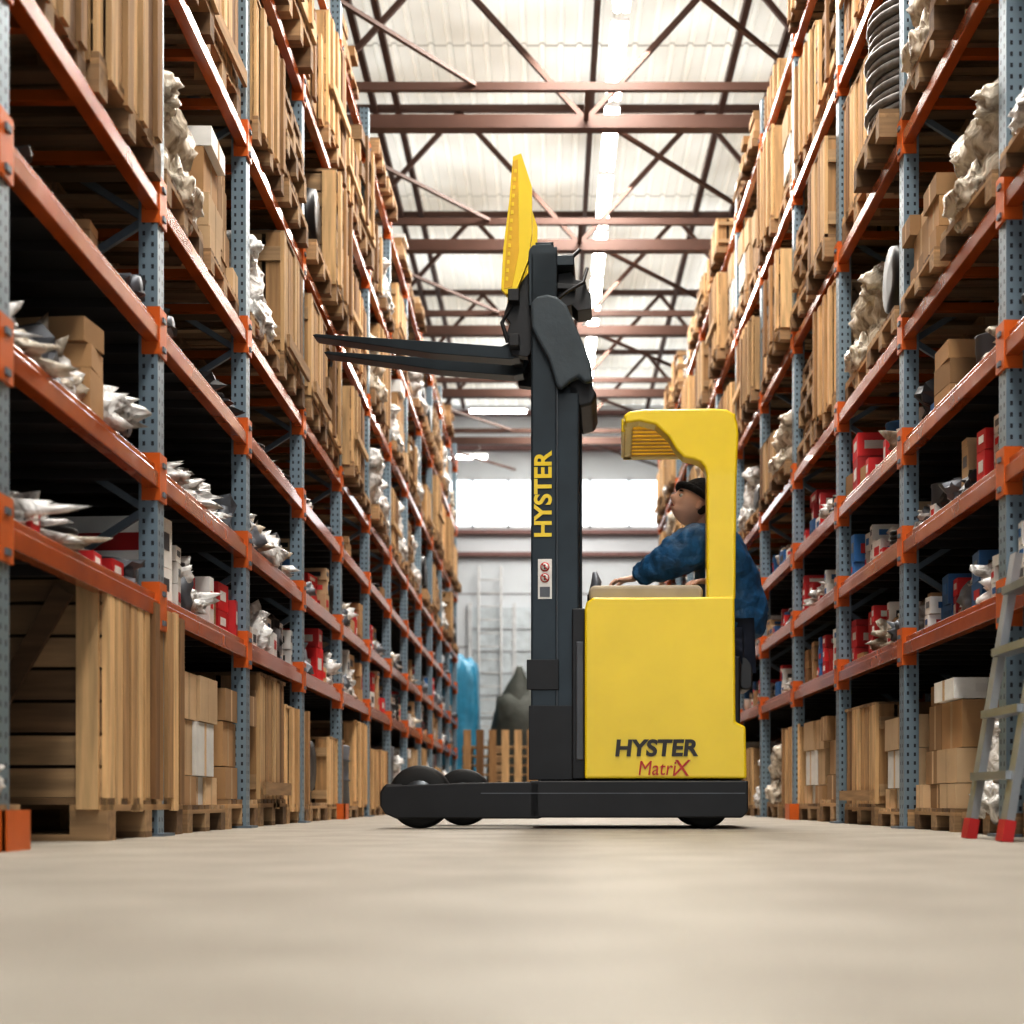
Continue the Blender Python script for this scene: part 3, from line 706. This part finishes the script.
m.prism(bk, 7.86, 7.90, M_YEL); m.prism(bk, 8.40, 8.44, M_YEL)
for i in range(9):
    t_ = i/8; xx = 513-8*t_; vv = 160+122*t_; m.box(ex(xx-1), ex(xx+3), 7.9, 8.42, ez(vv+3), ez(vv), M_YEL)
for i in range(4): m.bar((ex(514), 7.98+i*.12, ez(158)), (ex(505), 7.98+i*.12, ez(288)), .02, .02, M_YEL)
m.prism(poly([(512, 160), (517, 158), (518, 250), (511, 286), (503, 288), (505, 248), (510, 200)]), 7.856, 7.86, M_YEL2)
for i in range(14):
    v = 168+i*8.3; xx = 513-i*.65; m.box(ex(xx), ex(xx+2.6), 7.853, 7.856, ez(v+4), ez(v), M_YEL)
tobj(m, "load_backrest", bevel=.003)
def text(name, s, size, loc, rot, m_, shear=0, off=.012, sx=1.0):
    cu = bpy.data.curves.new(name, 'FONT'); cu.body = s; cu.size = size; cu.extrude = .002; cu.offset = off*size; cu.shear = shear; cu.align_x = 'CENTER'; cu.align_y = 'CENTER'
    cu.materials.append(m_); o = bpy.data.objects.new(name, cu); COL.objects.link(o); o.parent = truck; o.location = Vector(loc)-TP0; o.rotation_euler = rot; o.scale = (sx, 1, 1); return o
H = math.pi/2
M_TB = mat("lettering_dark", (.03, .025, .02), .4); M_TR = mat("lettering_red", (.5, .04, .02), .4)
text("mast_lettering", "HYSTER", .125, (ex(543)+.0, 7.852, ez(495)+.0), (H, -H, 0), M_YEL, 0, .03, 1.03)
m = MB(); m.box(ex(537), ex(551), 7.853, 7.858, ez(599), ez(559), M_WHT)
for v in (567, 578):
    m.lathe((ex(544), 7.849, ez(v)), [(0, .024), (.004, .024)], 'y', M_RED, 24); m.lathe((ex(544), 7.847, ez(v)), [(0, .019), (.004, .019)], 'y', M_WHT, 24)
    m.box(ex(544)-.004, ex(544)+.004, 7.845, 7.847, ez(v)-.012, ez(v)+.012, M_BLK); m.bar((ex(544)-.015, 7.844, ez(v)+.015), (ex(544)+.015, 7.844, ez(v)-.015), .003, .005, M_RED)
m.box(ex(539), ex(549), 7.85, 7.853, ez(597), ez(587), M_GRY)
tobj(m, "safety_label")
K = .005133
text("body_lettering", "HYSTER", .115, (ex(656), 7.715, ez(749)), (H, 0, 0), M_TB, .1, .035, 1.05)
text("model_lettering", "Matri", .105, (ex(657), 7.715, ez(769)), (H, 0, 0), M_TR, .15, 0, .87)
text("model_lettering_x", "X", .12, (ex(681), 7.715, ez(769)), (H, 0, 0), M_TR, .15, .0, 1.0)

# ------------------------------------------------------------------ operator
M_JKT = mat("blue_work_jacket", (0.012, 0.085, 0.19), .55, 0, .5, 14, bump=1.0)
M_JK2 = mat("navy_yoke", (0.010, 0.018, 0.042), .7, 0, .2, 12)
M_PNT = mat("navy_trousers", (0.015, 0.02, 0.04), .75, bump=.4)
M_SKIN = mat("skin", (0.80, 0.52, 0.40), .5, 0, .06, 10); M_HAT = mat("black_knit", (0.010, 0.010, 0.012), .9, 0, .3, 60, bump=.8)
M_EYE = mat("eye_white", (.7, .7, .68), .3); M_BOOT = mat("boot_leather", (.02, .018, .015), .5); M_HAIR = mat("dark_hair", (.03, .018, .01), .7); M_LIP = mat("lips", (.48, .20, .16), .5)
op = empty("forklift_operator", (0.02, 0, 0))
def skin(name, verts, edges, radii, m_, roots=(0,), sub=2):
    me = bpy.data.meshes.new(name); me.from_pydata([tuple(v) for v in verts], edges, []); me.materials.append(m_)
    o = bpy.data.objects.new(name, me); COL.objects.link(o); o.parent = op
    s = o.modifiers.new("skin", 'SKIN'); s.use_smooth_shade = True; s.branch_smoothing = .4
    for i, r in enumerate(radii):
        sv = me.skin_vertices[0].data[i]; sv.radius = (r if isinstance(r, tuple) else (r, r)); sv.use_root = i in roots
    b = o.modifiers.new("sub", 'SUBSURF'); b.levels = b.render_levels = sub
    return o
V = [(1.00, 8.34, 1.02), (1.02, 8.34, 1.17), (.99, 8.33, 1.33), (.93, 8.33, 1.48), (.89, 8.32, 1.57), (.865, 8.32, 1.625),
     (.87, 8.14, 1.56), (.755, 8.06, 1.515), (.655, 8.06, 1.455), (.585, 8.09, 1.415), (.50, 8.14, 1.38), (.435, 8.17, 1.36),
     (.95, 8.50, 1.53), (.98, 8.53, 1.38), (.96, 8.42, 1.27), (.89, 8.22, 1.285), (.86, 8.13, 1.305)]
E = [(0,1),(1,2),(2,3),(3,4),(4,5),(3,6),(6,7),(7,8),(8,9),(9,10),(10,11),(3,12),(12,13),(13,14),(14,15),(15,16)]
Rr = [.18, .20, .205, .18, .11, .085, .13, .13, .12, .10, .072, .055, .12, .10, .09, .065, .055]
jk = skin("jacket", V, E, Rr, M_JKT, sub=3)
tx = bpy.data.textures.new("fabric_folds", 'CLOUDS'); tx.noise_scale = .06
dm = jk.modifiers.new("folds", 'DISPLACE'); dm.texture = tx; dm.strength = .05; dm.mid_level = .5
skin("jacket_yoke", [(.935, 8.33, 1.56), (.885, 8.32, 1.615), (.86, 8.14, 1.615), (.95, 8.48, 1.60)], [(0,1),(0,2),(0,3)], [.14, .095, .10, .09], M_JK2)
V = [(1.0, 8.34, 1.02), (.97, 8.25, 1.0), (.58, 8.24, 1.02), (.50, 8.24, .62), (.48, 8.24, .47), (.97, 8.44, 1.0), (.58, 8.45, 1.02), (.50, 8.45, .62), (.48, 8.45, .47)]
skin("trousers", V, [(0,1),(1,2),(2,3),(3,4),(0,5),(5,6),(6,7),(7,8)], [.15, .1, .075, .06, .055, .1, .075, .06, .055], M_PNT)
for y in (8.24, 8.45):
    skin("boot", [(.49, y, .45), (.48, y, .36), (.40, y, .34), (.31, y, .325)], [(0,1),(1,2),(2,3)], [.055, .055, .05, .04], M_BOOT)
skin("neck", [(.885, 8.32, 1.60), (.845, 8.32, 1.69), (.82, 8.32, 1.74)], [(0,1),(1,2)], [.062, .058, .06], M_SKIN)
skin("collar", [(.895, 8.32, 1.59), (.865, 8.31, 1.67)], [(0,1)], [.10, .088], M_JK2)
# head, facing -x, turned a little toward the lens and tilted up towards the forks
hd = empty("head", (.77, 8.30, 1.785)); hd.parent = op; hd.rotation_euler = (0, math.radians(20), math.radians(16)); hd.scale = (1.06, 1.06, 1.06)
def headmesh():
    vs = []
    for p in ICO[4][0]:
        x, y, z = p
        q = Vector((x*.100, y*.078, z*.120))
        f_ = max(0, -x)
        if z < 0: q.y *= 1-.28*(-z)*1.0; q.x *= 1-.05*(-z)
        if x > 0 and z < -.2: q.x *= 1-.45*(-z-.2)
        if z < -.45 and x < 0: q.x -= .022*f_
        e = math.exp(-((abs(y)-.42)**2/.03+(z-.06)**2/.015))*f_; q.x += .014*e
        e = math.exp(-((z-.22)**2/.01+(y*y)/.3))*f_; q.x -= .006*e
        e = math.exp(-((z+.14)**2/.018+(y*y)/.015))*f_; q.x -= .034*e
        e = math.exp(-((z-.02)**2/.03+(y*y)/.008))*f_; q.x -= .016*e
        e = math.exp(-((z+.43)**2/.004+(y*y)/.08))*f_; q.x -= .009*e
        e = math.exp(-((abs(y)-.6)**2/.05+(z+.12)**2/.03))*f_; q.x -= .006*e
        vs.append(q)
    m = MB(); m.add(vs, ICO[4][1], M_SKIN, True)
    for s in (-1, 1):
        m.add([Vector((-.079, s*.031, .008))+p*.0125 for p in ICO[2][0]], ICO[2][1], M_EYE, True)
        m.add([Vector((-.090, s*.031, .008))+p*.0045 for p in ICO[2][0]], ICO[2][1], M_BLK, True)
        m.tube([(-.094, s*.014, .030), (-.095, s*.03, .034), (-.085, s*.048, .028)], [.003, .005, .002], M_HAIR, 6)
        ear = [Vector((.012+p.x*.018+p.z*.004, s*(.078+p.y*.009), -.012+p.z*.030)) for p in ICO[3][0]]; m.add(ear, ICO[3][1], M_SKIN, True)
        m.add([Vector((.035+p.x*.03, s*(.060+p.y*.012), -.015+p.z*.04)) for p in ICO[2][0]], ICO[2][1], M_HAIR, True)
    m.tube([(-.098, -.022, -.051), (-.107, 0, -.053), (-.098, .022, -.051)], [.002, .0045, .002], M_LIP, 8)
    m.obj("face", hd)
    vs = []
    def lim(x): return .036-.22*(x+.02)
    for p in ICO[4][0]:
        q = Vector((p.x*.114+.010, p.y*.092, p.z*.150+.006)); l_ = lim(q.x)
        if q.z < l_: q.z = l_+(q.z-l_)*.02
        q.x += max(0, p.z)*.022
        vs.append(q)
    m = MB(); m.add(vs, ICO[4][1], M_HAT, True)
    ring = []
    for a in range(29):
        xx = .010+.110*math.cos(a*math.pi/14); ring.append((xx, .090*math.sin(a*math.pi/14), lim(xx)+.012))
    m.tube(ring, .018, M_HAT, 10); m.obj("beanie", hd)
headmesh()
def hand(name, wr, d, side, up, curl):
    d = Vector(d).normalized(); side = Vector(side); side = (side-d*side.dot(d)).normalized(); up = d.cross(side).normalized()*(1 if d.cross(side).dot(Vector(up)) > 0 else -1)
    wr = Vector(wr); V = []; E = []; Rr = []; roots = []
    def chain(pts, rs):
        roots.append(len(V)); o = len(V)
        for i, (p_, r) in enumerate(zip(pts, rs)):
            V.append(p_); Rr.append(r)
            if i: E.append((o+i-1, o+i))
    chain([wr-d*.03, wr+d*.015, wr+d*.05, wr+d*.085], [(.026, .022), (.032, .018), (.038, .016), (.038, .013)])
    for i, (so, ln) in enumerate(((.030, .072), (.010, .080), (-.011, .074), (-.030, .058))):
        b0 = wr+d*.075+side*so; b1 = b0+d*.018
        a = curl; c1 = b1+(d*math.cos(a)-up*math.sin(a))*ln*.45; a += curl; c2 = c1+(d*math.cos(a)-up*math.sin(a))*ln*.32; a += curl*.7; c3 = c2+(d*math.cos(a)-up*math.sin(a))*ln*.23
        chain([b0, b1, c1, c2, c3], [.0095, .0095, .009, .008, .007])
    t0 = wr+d*.025+side*.022; t1 = t0+side*.025+d*.022; t2 = t1+side*.01+d*.03-up*.012; t3 = t2+d*.022-up*.012
    chain([t0, t1, t2, t3], [.012, .0115, .0105, .008])
    skin(name, V, E, Rr, M_SKIN, roots)
hand("left_hand", (.43, 8.175, 1.355), (-1, .1, -.12), (0, 1, 0), (0, 0, 1), .55)
hand("right_hand", (.845, 8.08, 1.325), (-.7, -.5, -.02), (-.6, 1, 0), (0, 0, 1), .3)

# ------------------------------------------------------------------ world, camera
wd = bpy.data.worlds.new("sky"); scene.world = wd; wd.use_nodes = True
bg = wd.node_tree.nodes["Background"]; bg.inputs["Color"].default_value = (.90, .96, 1.0, 1); bg.inputs["Strength"].default_value = 2.35
cam = bpy.data.cameras.new("camera"); co = bpy.data.objects.new("camera", cam); COL.objects.link(co)
co.location = (0, 0, .15); co.rotation_euler = (math.pi/2, 0, 0)
cam.sensor_width = 36; cam.lens = 52.73; cam.shift_x = -.037; cam.shift_y = .281; cam.clip_end = 200
cam.dof.use_dof = True; cam.dof.focus_distance = 7.8; cam.dof.aperture_fstop = 2.2
scene.camera = co
scene.view_settings.view_transform = 'Standard'
scene.view_settings.look = 'None'
scene.view_settings.exposure = 0.42
scene.view_settings.gamma = 0.8
